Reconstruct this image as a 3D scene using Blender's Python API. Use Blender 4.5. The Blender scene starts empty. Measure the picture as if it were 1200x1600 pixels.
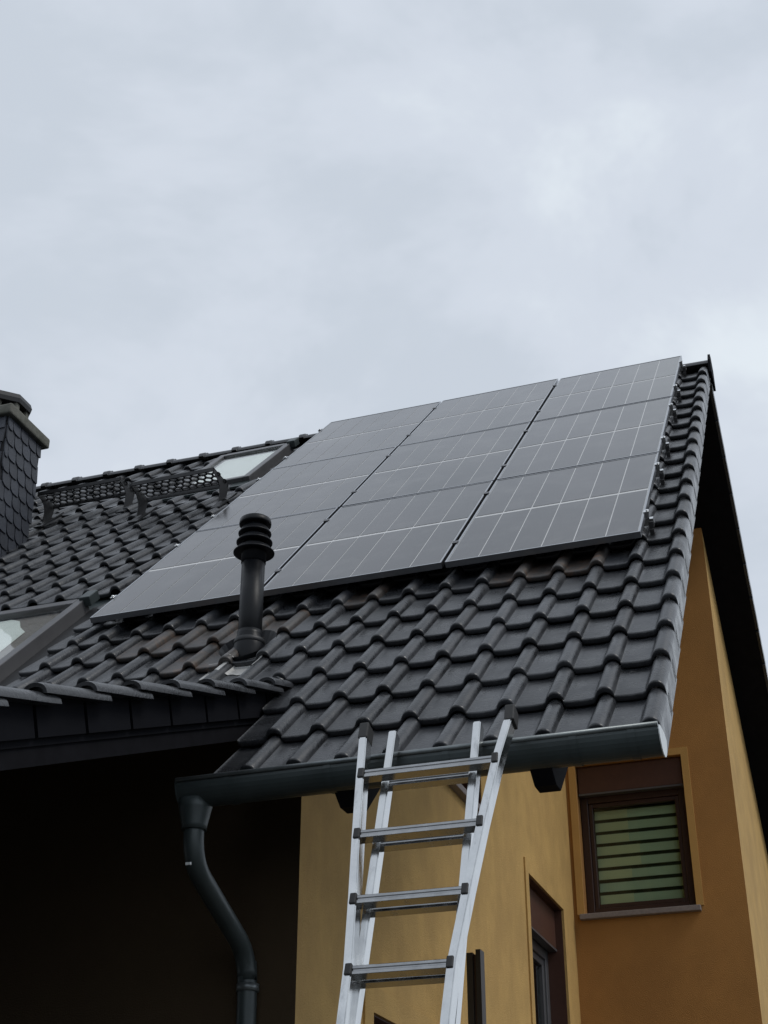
import bpy, bmesh, math, random
from mathutils import Vector, Matrix
from mathutils.geometry import tessellate_polygon

random.seed(7)
sc = bpy.context.scene
COL = sc.collection
PI = math.pi
def rad(a): return math.radians(a)

# ------------------------------------------------------------------ camera
cam_d = bpy.data.cameras.new('camera')
cam = bpy.data.objects.new('camera', cam_d)
COL.objects.link(cam)
cR = Vector((0.945093666, 0.326799419, 0.000318917))
cU = Vector((0.16011728, -0.46390443, 0.87129509))
cF = Vector((-0.28488668, 0.82340441, 0.49075937))
CAM = Vector((0.87478601, -6.57321538, 1.6))
cam.matrix_world = Matrix(((cR.x, cU.x, -cF.x, CAM.x), (cR.y, cU.y, -cF.y, CAM.y),
                           (cR.z, cU.z, -cF.z, CAM.z), (0, 0, 0, 1)))
cam_d.sensor_fit = 'VERTICAL'
cam_d.sensor_height = 36.0
cam_d.lens = 36.0 * 2240.96 / 1600.0
cam_d.clip_end = 2000
sc.camera = cam

# ------------------------------------------------------------------ sky, sun, exposure
SUN_EL, SUN_AZ = 50.0, 82.0      # azimuth measured from -Y (towards the camera) to +X
w = bpy.data.worlds.new('World'); sc.world = w; w.use_nodes = True
nt = w.node_tree; nt.nodes.clear()
def N(t, kind, **kw):
    n = t.nodes.new(kind)
    for k, v in kw.items(): setattr(n, k, v)
    return n
out = N(nt, 'ShaderNodeOutputWorld'); bg = N(nt, 'ShaderNodeBackground')
bg.inputs['Strength'].default_value = 0.1
sky = N(nt, 'ShaderNodeTexSky'); sky.sky_type = 'NISHITA'; sky.sun_disc = False
sky.sun_elevation = rad(SUN_EL); sky.sun_rotation = rad(180 - SUN_AZ)
tc = N(nt, 'ShaderNodeTexCoord')
mp = N(nt, 'ShaderNodeMapping'); mp.inputs['Scale'].default_value = (1, 1, 1.5)
mp.inputs['Location'].default_value = (3.1, 1.7, 0.4)
n1 = N(nt, 'ShaderNodeTexNoise'); n1.inputs['Scale'].default_value = 4.2
n1.inputs['Detail'].default_value = 5; n1.inputs['Roughness'].default_value = 0.56; n1.inputs['Distortion'].default_value = 0.3
n2 = N(nt, 'ShaderNodeTexNoise'); n2.inputs['Scale'].default_value = 1.1; n2.inputs['Detail'].default_value = 2
add = N(nt, 'ShaderNodeMath', operation='MULTIPLY_ADD'); add.inputs[1].default_value = 0.86
ad2 = N(nt, 'ShaderNodeMath', operation='MULTIPLY'); ad2.inputs[1].default_value = 0.24
rp = N(nt, 'ShaderNodeValToRGB'); rp.color_ramp.interpolation = 'EASE'
rp.color_ramp.elements[0].position = 0.42; rp.color_ramp.elements[0].color = (0.515, 0.565, 0.632, 1)
rp.color_ramp.elements[1].position = 0.70; rp.color_ramp.elements[1].color = (0.675, 0.730, 0.780, 1)
e = rp.color_ramp.elements.new(0.55); e.color = (0.575, 0.622, 0.692, 1)
sc10 = N(nt, 'ShaderNodeVectorMath', operation='SCALE'); sc10.inputs['Scale'].default_value = 12.0
mx = N(nt, 'ShaderNodeMix', data_type='RGBA'); mx.inputs[0].default_value = 0.93
L = nt.links.new
L(tc.outputs['Generated'], mp.inputs[0]); L(mp.outputs[0], n1.inputs[0]); L(mp.outputs[0], n2.inputs[0])
L(n2.outputs[0], ad2.inputs[0]); L(n1.outputs[0], add.inputs[0]); L(ad2.outputs[0], add.inputs[2])
L(add.outputs[0], rp.inputs[0]); L(rp.outputs[0], sc10.inputs[0])
L(sky.outputs[0], mx.inputs[6]); L(sc10.outputs[0], mx.inputs[7])
L(mx.outputs[2], bg.inputs[0]); L(bg.outputs[0], out.inputs[0])

sun_d = bpy.data.lights.new('sun', 'SUN'); sun_d.energy = 1.3; sun_d.angle = rad(22); sun_d.color = (1, 0.965, 0.91)
sun = bpy.data.objects.new('sun', sun_d); COL.objects.link(sun)
az = rad(SUN_AZ); el = rad(SUN_EL)
to_sun = Vector((math.sin(az) * math.cos(el), -math.cos(az) * math.cos(el), math.sin(el)))
sun.rotation_euler = to_sun.to_track_quat('Z', 'Y').to_euler()
sun.location = (6, -4, 14)
vs = sc.view_settings
vs.view_transform = 'Standard'; vs.look = 'None'; vs.gamma = 1.0; vs.exposure = 0.0; vs.use_curve_mapping = False
sc.render.engine = 'CYCLES'
sc.cycles.max_bounces = 8; sc.cycles.transparent_max_bounces = 12

# ------------------------------------------------------------------ materials
def mat(name, col, rough=0.6, metal=0.0, var=0.25, nscale=6.0, bump=0.0, bscale=40.0, spec=0.5,
        rand=0.0, ior=1.5, dirt=None, dirt_scale=3.0, dirt_pos=(0.55, 0.75), rvar=0.0, coord='Object', dstretch=None):
    m = bpy.data.materials.new(name); m.use_nodes = True
    t = m.node_tree; b = t.nodes['Principled BSDF']
    b.inputs['Roughness'].default_value = rough; b.inputs['Metallic'].default_value = metal
    b.inputs['Specular IOR Level'].default_value = spec; b.inputs['IOR'].default_value = ior
    tc = N(t, 'ShaderNodeTexCoord')
    vec = tc.outputs[coord]
    if coord == 'World':
        pass
    oi = None
    if rand or dirt:
        oi = N(t, 'ShaderNodeObjectInfo')
    geo = N(t, 'ShaderNodeNewGeometry')
    vec = geo.outputs['Position']
    no = N(t, 'ShaderNodeTexNoise'); no.inputs['Scale'].default_value = nscale
    no.inputs['Detail'].default_value = 6; no.inputs['Roughness'].default_value = 0.6
    t.links.new(vec, no.inputs['Vector'])
    mr = N(t, 'ShaderNodeMapRange'); mr.inputs[1].default_value = 0.25; mr.inputs[2].default_value = 0.75
    mr.inputs[3].default_value = 1 - var; mr.inputs[4].default_value = 1 + var
    t.links.new(no.outputs[0], mr.inputs[0])
    fac = mr.outputs[0]
    if rand:
        r2 = N(t, 'ShaderNodeMapRange'); r2.inputs[3].default_value = 1 - rand; r2.inputs[4].default_value = 1 + rand
        t.links.new(oi.outputs['Random'], r2.inputs[0])
        mm = N(t, 'ShaderNodeMath', operation='MULTIPLY'); t.links.new(fac, mm.inputs[0]); t.links.new(r2.outputs[0], mm.inputs[1])
        fac = mm.outputs[0]
    vm = N(t, 'ShaderNodeVectorMath', operation='SCALE'); vm.inputs[0].default_value = col
    t.links.new(fac, vm.inputs['Scale'])
    colout = vm.outputs[0]
    if dirt:
        n3 = N(t, 'ShaderNodeTexNoise'); n3.inputs['Scale'].default_value = dirt_scale; n3.inputs['Detail'].default_value = 8
        n3.inputs['Roughness'].default_value = 0.7
        if dstretch:
            mpd = N(t, 'ShaderNodeMapping'); mpd.inputs['Scale'].default_value = dstretch
            t.links.new(vec, mpd.inputs[0]); t.links.new(mpd.outputs[0], n3.inputs['Vector'])
        else:
            t.links.new(vec, n3.inputs['Vector'])
        m3 = N(t, 'ShaderNodeMapRange'); m3.inputs[1].default_value = dirt_pos[0]; m3.inputs[2].default_value = dirt_pos[1]
        t.links.new(n3.outputs[0], m3.inputs[0])
        mix = N(t, 'ShaderNodeMix', data_type='RGBA')
        t.links.new(m3.outputs[0], mix.inputs[0]); t.links.new(colout, mix.inputs[6]); mix.inputs[7].default_value = (*dirt, 1)
        colout = mix.outputs[2]
    t.links.new(colout, b.inputs['Base Color'])
    if rvar:
        m4 = N(t, 'ShaderNodeMapRange'); m4.inputs[1].default_value = 0.3; m4.inputs[2].default_value = 0.7
        m4.inputs[3].default_value = max(0.02, rough - rvar); m4.inputs[4].default_value = min(1, rough + rvar)
        t.links.new(no.outputs[0], m4.inputs[0]); t.links.new(m4.outputs[0], b.inputs['Roughness'])
    if bump:
        nb = N(t, 'ShaderNodeTexNoise'); nb.inputs['Scale'].default_value = bscale; nb.inputs['Detail'].default_value = 4
        t.links.new(vec, nb.inputs['Vector'])
        bp = N(t, 'ShaderNodeBump'); bp.inputs['Strength'].default_value = bump; bp.inputs['Distance'].default_value = 0.01
        t.links.new(nb.outputs[0], bp.inputs['Height']); t.links.new(bp.outputs[0], b.inputs['Normal'])
    return m

def glass_mat(name, tint=(0.92, 0.95, 0.93), ior=1.5):
    m = bpy.data.materials.new(name); m.use_nodes = True
    t = m.node_tree; t.nodes.clear()
    o = N(t, 'ShaderNodeOutputMaterial'); mixs = N(t, 'ShaderNodeMixShader')
    fr = N(t, 'ShaderNodeFresnel'); fr.inputs['IOR'].default_value = ior
    tr = N(t, 'ShaderNodeBsdfTransparent'); tr.inputs[0].default_value = (*tint, 1)
    gl = N(t, 'ShaderNodeBsdfGlossy'); gl.inputs['Roughness'].default_value = 0.03
    ge = N(t, 'ShaderNodeNewGeometry'); inv = N(t, 'ShaderNodeMath', operation='SUBTRACT'); inv.inputs[0].default_value = 1.0
    mul = N(t, 'ShaderNodeMath', operation='MULTIPLY')          # reflect once, on the outer face of the pane
    t.links.new(ge.outputs['Backfacing'], inv.inputs[1]); t.links.new(fr.outputs[0], mul.inputs[0]); t.links.new(inv.outputs[0], mul.inputs[1])
    t.links.new(mul.outputs[0], mixs.inputs[0]); t.links.new(tr.outputs[0], mixs.inputs[1]); t.links.new(gl.outputs[0], mixs.inputs[2])
    t.links.new(mixs.outputs[0], o.inputs[0])
    return m

M = {}
M['tile'] = mat('tile_anthracite', (0.030, 0.032, 0.036), 0.31, var=0.4, nscale=7, bump=0.22, bscale=70, rand=0.42,
                dirt=(0.12, 0.12, 0.115), dirt_scale=30, dirt_pos=(0.62, 0.76), rvar=0.14)
M['tile_rust'] = mat('tile_stained', (0.038, 0.034, 0.032), 0.42, var=0.3, nscale=16, bump=0.2, bscale=90,
                     dirt=(0.095, 0.055, 0.034), dirt_scale=12, dirt_pos=(0.50, 0.72))
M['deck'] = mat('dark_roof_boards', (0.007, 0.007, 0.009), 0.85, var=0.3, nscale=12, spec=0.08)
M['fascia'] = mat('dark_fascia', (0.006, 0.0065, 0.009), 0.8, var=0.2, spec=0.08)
M['ochre'] = mat('ochre_render', (0.485, 0.308, 0.103), 0.9, var=0.16, nscale=3.5, bump=0.5, bscale=140,
                 dirt=(0.37, 0.228, 0.077), dirt_scale=1.9, dirt_pos=(0.45, 0.80), dstretch=(1, 1.2, 0.6))
M['brown'] = mat('orange_brown_render', (0.39, 0.188, 0.050), 0.9, var=0.12, nscale=2.2, bump=0.5, bscale=140,
                 dirt=(0.32, 0.15, 0.040), dirt_scale=1.8, dirt_pos=(0.46, 0.80), dstretch=(1.2, 1, 0.6))
M['shade'] = mat('porch_render_shade_tint', (0.050, 0.031, 0.013), 0.9, var=0.12, nscale=2, bump=0.3, bscale=160)  # deep shade under the porch put into the wall colour
M['surround'] = mat('light_brown_surround', (0.50, 0.285, 0.085), 0.9, var=0.08, nscale=3, bump=0.3, bscale=160)
M['winframe'] = mat('dark_brown_frame', (0.036, 0.015, 0.011), 0.45, var=0.15, nscale=20)
M['winbox'] = mat('red_brown_shutter_box', (0.066, 0.026, 0.016), 0.5, var=0.12, nscale=20)
M['greyframe'] = mat('grey_frame', (0.10, 0.10, 0.105), 0.4, var=0.15, metal=0.3)
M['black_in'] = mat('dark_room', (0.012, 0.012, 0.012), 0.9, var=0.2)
M['slat'] = mat('green_blind', (0.36, 0.48, 0.33), 0.7, var=0.08, nscale=3)
M['slat2'] = mat('yellow_green_overlay', (0.46, 0.52, 0.31), 0.7, var=0.08, nscale=3)
M['blindback'] = mat('dark_green_blind_back', (0.060, 0.080, 0.050), 0.8)
M['sill'] = mat('grey_stone', (0.22, 0.19, 0.18), 0.6, var=0.2, nscale=40)
M['glass'] = glass_mat('window_glass')
M['skyglass'] = glass_mat('skylight_glass', (0.95, 0.97, 0.96), 2.0)
M['gutter'] = mat('dark_zinc', (0.045, 0.058, 0.060), 0.42, var=0.18, nscale=7, metal=0.25, rvar=0.08)
M['gutterlip'] = mat('worn_zinc_lip', (0.17, 0.19, 0.195), 0.38, var=0.3, nscale=12, metal=0.6)
M['zinc'] = mat('bright_zinc', (0.62, 0.65, 0.66), 0.42, var=0.15, nscale=18, metal=0.3)
M['alu'] = mat('aluminium', (0.66, 0.67, 0.67), 0.20, var=0.10, nscale=12, metal=1.0, rvar=0.08, bump=0.03, bscale=50,
               dirt=(0.36, 0.36, 0.36), dirt_scale=26, dirt_pos=(0.55, 0.85), dstretch=(1, 1, 0.10))
M['rung'] = mat('rung_aluminium', (0.33, 0.335, 0.34), 0.22, var=0.2, nscale=20, metal=1.0, rvar=0.10)
M['rubber'] = mat('black_rubber', (0.018, 0.018, 0.018), 0.6, var=0.2, nscale=30)
M['plastic'] = mat('black_vent_plastic', (0.007, 0.008, 0.010), 0.40, var=0.3, nscale=8, rvar=0.14, spec=0.22)
M['lead'] = mat('pale_lead_sheet', (0.42, 0.42, 0.41), 0.5, var=0.25, nscale=20, metal=0.4)
M['slate'] = mat('slate', (0.030, 0.035, 0.047), 0.55, var=0.25, nscale=14, rand=0.25, bump=0.2, bscale=60)
M['joint'] = mat('slate_backing', (0.010, 0.011, 0.014), 0.9)
M['concrete'] = mat('weathered_concrete', (0.115, 0.115, 0.10), 0.9, var=0.3, nscale=9, bump=0.4, bscale=60,
                    dirt=(0.06, 0.065, 0.05), dirt_scale=7, dirt_pos=(0.45, 0.7))
M['grate'] = mat('dark_walkway_steel', (0.016, 0.017, 0.019), 0.5, var=0.2, metal=0.2)
M['pframe'] = mat('anodised_panel_frame', (0.38, 0.39, 0.41), 0.30, var=0.1, metal=1.0)
M['backsheet'] = mat('panel_backsheet', (0.47, 0.47, 0.465), 0.18, var=0.06, nscale=5)
M['cell'] = mat('solar_cell_glass', (0.014, 0.0125, 0.0135), 0.11, var=0.4, nscale=1.1, rand=0.45, spec=0.5, ior=1.62,
                dirt=(0.075, 0.073, 0.070), dirt_scale=3.5, dirt_pos=(0.48, 0.85), rvar=0.05)
M['white'] = mat('white_sheet', (0.80, 0.82, 0.80), 0.8, var=0.05)
M['clamp'] = mat('dull_clamp', (0.10, 0.10, 0.105), 0.4, var=0.2, metal=0.7)
M['ground'] = mat('paving_and_lawn', (0.06, 0.06, 0.055), 0.9, var=0.3, nscale=0.6)
M['post'] = mat('black_post', (0.014, 0.014, 0.015), 0.4, var=0.2)
M['postfill'] = mat('brown_post_groove', (0.07, 0.035, 0.02), 0.5, var=0.2)

# ------------------------------------------------------------------ mesh helpers
class MB:
    def __init__(s): s.v = []; s.f = []; s.sm = []
    def quad(s, a, b, c, d, smooth=False):
        i = len(s.v); s.v += [tuple(a), tuple(b), tuple(c), tuple(d)]; s.f.append((i, i+1, i+2, i+3)); s.sm.append(smooth)
    def poly(s, pts, smooth=False):
        i = len(s.v); s.v += [tuple(p) for p in pts]; s.f.append(tuple(range(i, i+len(pts)))); s.sm.append(smooth)
    def box(s, lo, hi, T=None):
        x0, y0, z0 = lo; x1, y1, z1 = hi
        P = [(x0,y0,z0),(x1,y0,z0),(x1,y1,z0),(x0,y1,z0),(x0,y0,z1),(x1,y0,z1),(x1,y1,z1),(x0,y1,z1)]
        if T: P = [tuple(T(Vector(p))) for p in P]
        i = len(s.v); s.v += P
        for f in ((3,2,1,0),(4,5,6,7),(0,1,5,4),(1,2,6,5),(2,3,7,6),(3,0,4,7)):
            s.f.append(tuple(i+k for k in f)); s.sm.append(False)
    def prism(s, pts, off):                       # polygon extruded by vector off
        n = len(pts); off = Vector(off); i = len(s.v)
        s.v += [tuple(p) for p in pts] + [tuple(Vector(p) + off) for p in pts]
        s.f.append(tuple(range(i, i+n))[::-1]); s.sm.append(False)
        s.f.append(tuple(range(i+n, i+2*n))); s.sm.append(False)
        for k in range(n):
            k2 = (k+1) % n; s.f.append((i+k, i+k2, i+n+k2, i+n+k)); s.sm.append(False)
    def lathe(s, c, prof, n=24, axis=None, cap=True):      # prof: (r, z) list around vertical axis
        c = Vector(c); i = len(s.v)
        for r, z in prof:
            for k in range(n):
                a = 2*PI*k/n; s.v.append(tuple(c + Vector((r*math.cos(a), r*math.sin(a), z))))
        for j in range(len(prof)-1):
            for k in range(n):
                k2 = (k+1) % n
                s.f.append((i+j*n+k, i+j*n+k2, i+(j+1)*n+k2, i+(j+1)*n+k)); s.sm.append(True)
        if cap:
            s.f.append(tuple(i+(len(prof)-1)*n+k for k in range(n))); s.sm.append(False)
            s.f.append(tuple(i+k for k in range(n))[::-1]); s.sm.append(False)
    def tube(s, pts, r, n=16):
        pts = [Vector(p) for p in pts]; rs = r if isinstance(r, (list, tuple)) else [r]*len(pts)
        i = len(s.v); up = Vector((1, 0, 0))
        for j, p in enumerate(pts):
            d = (pts[min(j+1, len(pts)-1)] - pts[max(j-1, 0)]).normalized()
            a = up - d*up.dot(d)
            if a.length < 1e-3: a = Vector((0, 1, 0)) - d*d.y
            a.normalize(); b = d.cross(a)
            for k in range(n):
                t = 2*PI*k/n; s.v.append(tuple(p + a*rs[j]*math.cos(t) + b*rs[j]*math.sin(t)))
        for j in range(len(pts)-1):
            for k in range(n):
                k2 = (k+1) % n; s.f.append((i+j*n+k, i+j*n+k2, i+(j+1)*n+k2, i+(j+1)*n+k)); s.sm.append(True)
        s.f.append(tuple(i+k for k in range(n))[::-1]); s.sm.append(False)
        s.f.append(tuple(i+(len(pts)-1)*n+k for k in range(n))); s.sm.append(False)
    def mesh(s, name, m, bevel=0.0):
        me = bpy.data.meshes.new(name); me.from_pydata(s.v, [], s.f)
        if m: me.materials.append(m)
        bm = bmesh.new(); bm.from_mesh(me)
        if not getattr(s, 'nofix', False): bmesh.ops.recalc_face_normals(bm, faces=bm.faces)
        if bevel:
            es = [e for e in bm.edges if len(e.link_faces) == 2 and e.calc_face_angle(0) > 0.6]
            bmesh.ops.bevel(bm, geom=es, offset=bevel, segments=2, affect='EDGES', profile=0.5)
        bm.to_mesh(me); bm.free()
        if not bevel:
            me.polygons.foreach_set('use_smooth', s.sm)
        me.update(); return me
    def build(s, name, m, parent=None, bevel=0.0):
        return link(name, s.mesh(name, m, bevel), parent)

def link(name, me, parent=None, mw=None):
    o = bpy.data.objects.new(name, me); COL.objects.link(o)
    if parent is not None:
        o.parent = parent
        if parent.type == 'EMPTY': o.matrix_parent_inverse = Matrix.Translation(-parent.location)
    if mw is not None: o.matrix_local = mw if (parent is None or parent.type != 'EMPTY') else parent_fix(o, mw, parent)
    return o
def parent_fix(o, mw, parent):
    o.matrix_parent_inverse = Matrix.Identity(4)
    return Matrix.Translation(-parent.location) @ mw

def thing(name, loc, label, cat, group=None):
    o = bpy.data.objects.new(name, None); COL.objects.link(o); o.location = loc; o.empty_display_size = 0.2
    tag(o, label, cat, group); return o
def tag(o, label=None, cat=None, group=None, kind=None):
    if label: o['label'] = label
    if cat: o['category'] = cat
    if group: o['group'] = group
    if kind: o['kind'] = kind
    return o

# ------------------------------------------------------------------ roof frame: x along eave, v up the slope, d below the panel surface
PH = rad(44.303); Z0 = 5.1458
S = Vector((0, math.cos(PH), math.sin(PH))); NN = Vector((0, -math.sin(PH), math.cos(PH))); P0 = Vector((0, 0, Z0))
def rp_(x, v, d): return P0 + Vector((x, 0, 0)) + S*v - NN*d
ROT = Matrix.Rotation(PH, 4, 'X')
def T_roof(p): return rp_(p.x, p.y, -p.z)          # local (x, v, height above panel surface)
TW, TG, V0 = 0.202, 0.346, -2.25                    # tile cover width, course gauge, first course
XV = 0.206                                          # verge
VR = 5.09                                           # ridge
D_PAN = 0.138
PW, PHH, GAP = 1.0552, 1.722, 0.02                  # panel size
YR, ZR = rp_(0, VR, D_PAN).y, rp_(0, VR, D_PAN).z
PR = rad(37.0)                                      # rear pitch
SR = Vector((0, math.cos(PR), -math.sin(PR))); NR = Vector((0, math.sin(PR), math.cos(PR)))
def rr_(x, s, d): return Vector((x, YR, ZR)) + SR*s - NR*d
XP, PP = -1.604, rad(22.2)                          # porch verge, porch pitch
SP = Vector((0, -math.cos(PP), -math.sin(PP))); NP = Vector((0, -math.sin(PP), math.cos(PP)))
PO = Vector((0, -0.74, 4.235))
def pp_(x, s, d): return PO + Vector((x, 0, 0)) + SP*s - NP*d

# ------------------------------------------------------------------ ground
g = MB(); g.quad((-400, -400, 0), (400, -400, 0), (400, 400, 0), (-400, 400, 0))
tag(g.build('ground', M['ground']), kind='structure')

# ------------------------------------------------------------------ house
house = thing('house', (-4.5, 3.6, 0), 'ochre rendered house with dark tiled gable roof and deep verge overhang', 'house')
X1, X2, YF, YB, YREAR, XL = -1.46, -0.105, -0.93, 4.80, 8.3, -8.0

def wall(name, axis, val, outline, holes, m, depth=0.16, sign=1, parent=house):
    """flat wall in plane axis=val with rectangular holes (a0,a1,z0,z1); reveals go inwards (-sign)."""
    def P(a, z, o=0.0):
        return Vector((val - sign*o, a, z)) if axis == 0 else Vector((a, val - sign*o, z))
    loops = [[Vector((a, z, 0)) for a, z in outline]] + [[Vector((a0, z0, 0)), Vector((a0, z1, 0)), Vector((a1, z1, 0)), Vector((a1, z0, 0))] for a0, a1, z0, z1 in holes]
    flat = [p for l in loops for p in l]
    mb = MB(); mb.nofix = True
    for t in tessellate_polygon(loops):
        pts = [P(flat[i].x, flat[i].y) for i in t]
        n = (pts[1]-pts[0]).cross(pts[2]-pts[0])
        want = Vector((sign, 0, 0)) if axis == 0 else Vector((0, sign, 0))
        mb.poly(pts if n.dot(want) > 0 else pts[::-1])
    for a0, a1, z0, z1 in holes:
        for (A, B) in (((a0, z0), (a0, z1)), ((a0, z1), (a1, z1)), ((a1, z1), (a1, z0)), ((a1, z0), (a0, z0))):
            mb.quad(P(*A), P(*B), P(*B, depth), P(*A, depth))
    return mb.build(name, m, parent)

zf = lambda y, d=0.2: (y*math.sin(PH) + 0)/math.cos(PH) + Z0 - d/math.cos(PH)             # front slope underside
zr = lambda y, d=0.06: ZR - (y-YR)*math.tan(PR) - (d-0.0)/math.cos(PR)
# windows in the ochre side wall (y0,y1,z0,z1)
W_UP = (1.22, 2.10, 4.42, 5.50); W_MID = (3.26, 4.36, 2.75, 4.345); W_LOW = (0.0, 1.05, 1.45, 2.85)
side = wall('side_wall', 0, X1, [(YF, 0), (YB, 0), (YB, zr(YB)), (YR, ZR-0.27), (YF, zf(YF))], [W_UP, W_MID, W_LOW], M['ochre'])
W_BR = (-1.372, -0.492, 4.40, 5.63)
back = wall('recess_wall', 1, YB, [(X1, 0), (X2, 0), (X2, zr(YB)), (X1, zr(YB))], [W_BR], M['brown'], sign=-1)
tag(back, 'orange brown rendered recess wall with shuttered window')
wall('rear_side_wall', 0, X2, [(YB, 0), (YREAR, 0), (YREAR, zr(YREAR)), (YB, zr(YB))], [], M['ochre'])
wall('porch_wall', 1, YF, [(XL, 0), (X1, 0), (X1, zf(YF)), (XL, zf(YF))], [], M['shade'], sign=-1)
wall('rear_wall', 1, YREAR, [(XL, 0), (X2, 0), (X2, zr(YREAR)), (XL, zr(YREAR))], [], M['ochre'], sign=1)
wall('far_side_wall', 0, XL, [(YF, 0), (YREAR, 0), (YREAR, zr(YREAR)), (YR, ZR-0.27), (YF, zf(YF))], [], M['ochre'], sign=-1)

# raised plaster surrounds
def surround(axis, val, sign, hole, wd, name, m, sides='ltr', proud=0.012):
    a0, a1, z0, z1 = hole; mb = MB()
    def bx(A0, A1, Z0_, Z1_):
        lo, hi = (val, val+sign*proud) if sign > 0 else (val+sign*proud, val)
        if axis == 0: mb.box((lo, A0, Z0_), (hi, A1, Z1_))
        else: mb.box((A0, lo, Z0_), (A1, hi, Z1_))
    if 'l' in sides: bx(a0-wd, a0, z0, z1)
    if 'r' in sides: bx(a1, a1+wd, z0, z1)
    if 't' in sides: bx(a0-wd, a1+wd, z1, z1+wd)
    return mb.build(name, m, house)

# window units ----------------------------------------------------------------
def window(axis, val, sign, hole, depth, box_h, label, slats=0, sill=None, frame='winframe'):
    """frame, shutter box, pane, room behind, optional blind slats; all set `depth` behind the wall face."""
    a0, a1, z0, z1 = hole
    def bx(mb, A0, A1, Z0_, Z1_, o0, o1):          # o: inward offset
        u, v = val - sign*o0, val - sign*o1
        lo, hi = min(u, v), max(u, v)
        if axis == 0: mb.box((lo, A0, Z0_), (hi, A1, Z1_))
        else: mb.box((A0, lo, Z0_), (A1, hi, Z1_))
    zt = z1 - box_h
    mb = MB(); fw = 0.085 if axis == 0 else 0.066
    bx(mb, a0+.002, a0+fw, z0+.002, zt, depth, depth+.08); bx(mb, a1-fw, a1-.002, z0+.002, zt, depth, depth+.08)
    bx(mb, a0+fw, a1-fw, z0+.002, z0+fw, depth, depth+.08); bx(mb, a0+fw, a1-fw, zt-fw, zt-.001, depth, depth+.08)
    win = mb.build('window', M[frame], house, bevel=0.006); tag(win, label)
    if axis == 0:
        mb = MB(); t_ = .008
        bx(mb, a0+.001, a0+t_, z0+.001, z1-.001, .006, depth-.001); bx(mb, a1-t_, a1-.001, z0+.001, z1-.001, .006, depth-.001); bx(mb, a0+t_, a1-t_, z1-t_, z1-.001, .006, depth-.071)
        mb.build('reveal_lining', M['winbox'], win)
    if box_h > 0:
        mb = MB(); bx(mb, a0+.009, a1-.009, zt, z1-.009, depth-.07, depth+.1); mb.build('shutter_box', M['winbox'], win, bevel=0.006)
        mb = MB(); bx(mb, a0+.01, a1-.01, zt-.016, zt-.001, depth-.075, depth-.012); mb.build('box_edge', M['greyframe'], win)
    mb = MB(); s2 = fw + 0.001; sw = 0.05 if axis == 0 else 0.034
    bx(mb, a0+s2, a0+s2+sw, z0+s2, zt-s2, depth+.015, depth+.07); bx(mb, a1-s2-sw, a1-s2, z0+s2, zt-s2, depth+.015, depth+.07)
    bx(mb, a0+s2+sw, a1-s2-sw, z0+s2, z0+s2+sw, depth+.015, depth+.07); bx(mb, a0+s2+sw, a1-s2-sw, zt-s2-sw, zt-s2, depth+.015, depth+.07)
    mb.build('sash', M[frame], win, bevel=0.005)
    ga0, ga1, gz0, gz1 = a0+s2+sw, a1-s2-sw, z0+s2+sw, zt-s2-sw
    mb = MB(); bx(mb, ga0-.005, ga1+.005, gz0-.005, gz1+.005, depth+.04, depth+.046); mb.build('pane', M['glass'], win)
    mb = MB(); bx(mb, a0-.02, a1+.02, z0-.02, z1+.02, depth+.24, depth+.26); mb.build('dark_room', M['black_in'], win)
    if slats:
        mb = MB(); bx(mb, ga0-.01, ga1+.01, gz0-.01, gz1+.01, depth+.125, depth+.128); mb.build('blind_back', M['blindback'], win)
        p = (gz1-gz0)/slats
        for k in range(slats):
            zc = gz0 + p*(k+.5); mb = MB(); h = p*.36
            u = val - sign*(depth+.085); vv = val - sign*(depth+.092)
            # tilted slat: top edge leaning inwards
            if axis == 1:
                mb.prism([(ga0, u, zc-h), (ga0, u+sign*.0, zc-h+.004), (ga0, vv, zc+h), (ga0, vv, zc+h-.004)], (ga1-ga0, 0, 0))
            mb.build('slat', M['slat'], win)
            if 1 < k or k == 0:
                mb = MB(); mb.prism([(ga0, u+sign*.004, zc-h-.001), (ga0, u+sign*.004, zc-h+.004), (ga0, vv+sign*.004, zc+h+.001), (ga0, vv+sign*.004, zc+h-.004)], ((ga1-ga0)*(.40 if k not in (3, 4) else .52), 0, 0)); mb.build('slat', M['slat2'], win)  # paler yellow-green strip laid over the left part of the slat
    if sill:
        mb = MB(); bx(mb, a0-.035, a1+.035, z0-.045, z0-.002, -.05, depth); mb.build('sill', M['sill'], win, bevel=0.005)
    return win
window(1, YB, -1, W_BR, 0.10, 0.235, 'dark brown window with green blind in the recess wall', slats=8, sill=True)
surround(1, YB, -1, W_BR, 0.058, 'window_surround', M['surround'])
window(0, X1, 1, W_MID, 0.13, 0.30, 'narrow looking brown window at the far end of the ochre wall', frame='greyframe')
surround(0, X1, 1, W_MID, 0.09, 'window_surround', M['ochre'])
window(0, X1, 1, W_UP, 0.13, 0.0, 'brown window right under the eave', sill=True)
window(0, X1, 1, W_LOW, 0.13, 0.30, 'brown window low behind the ladder')
surround(0, X1, 1, W_LOW, 0.12, 'window_surround', M['ochre'])

# ------------------------------------------------------------------ main roof
mb = MB()
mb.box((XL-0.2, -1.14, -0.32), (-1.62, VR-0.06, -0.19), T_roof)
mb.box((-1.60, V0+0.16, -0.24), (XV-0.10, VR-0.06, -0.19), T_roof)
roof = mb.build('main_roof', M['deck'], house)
tag(roof, 'steep front roof slope of dark interlocking tiles')

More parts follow.
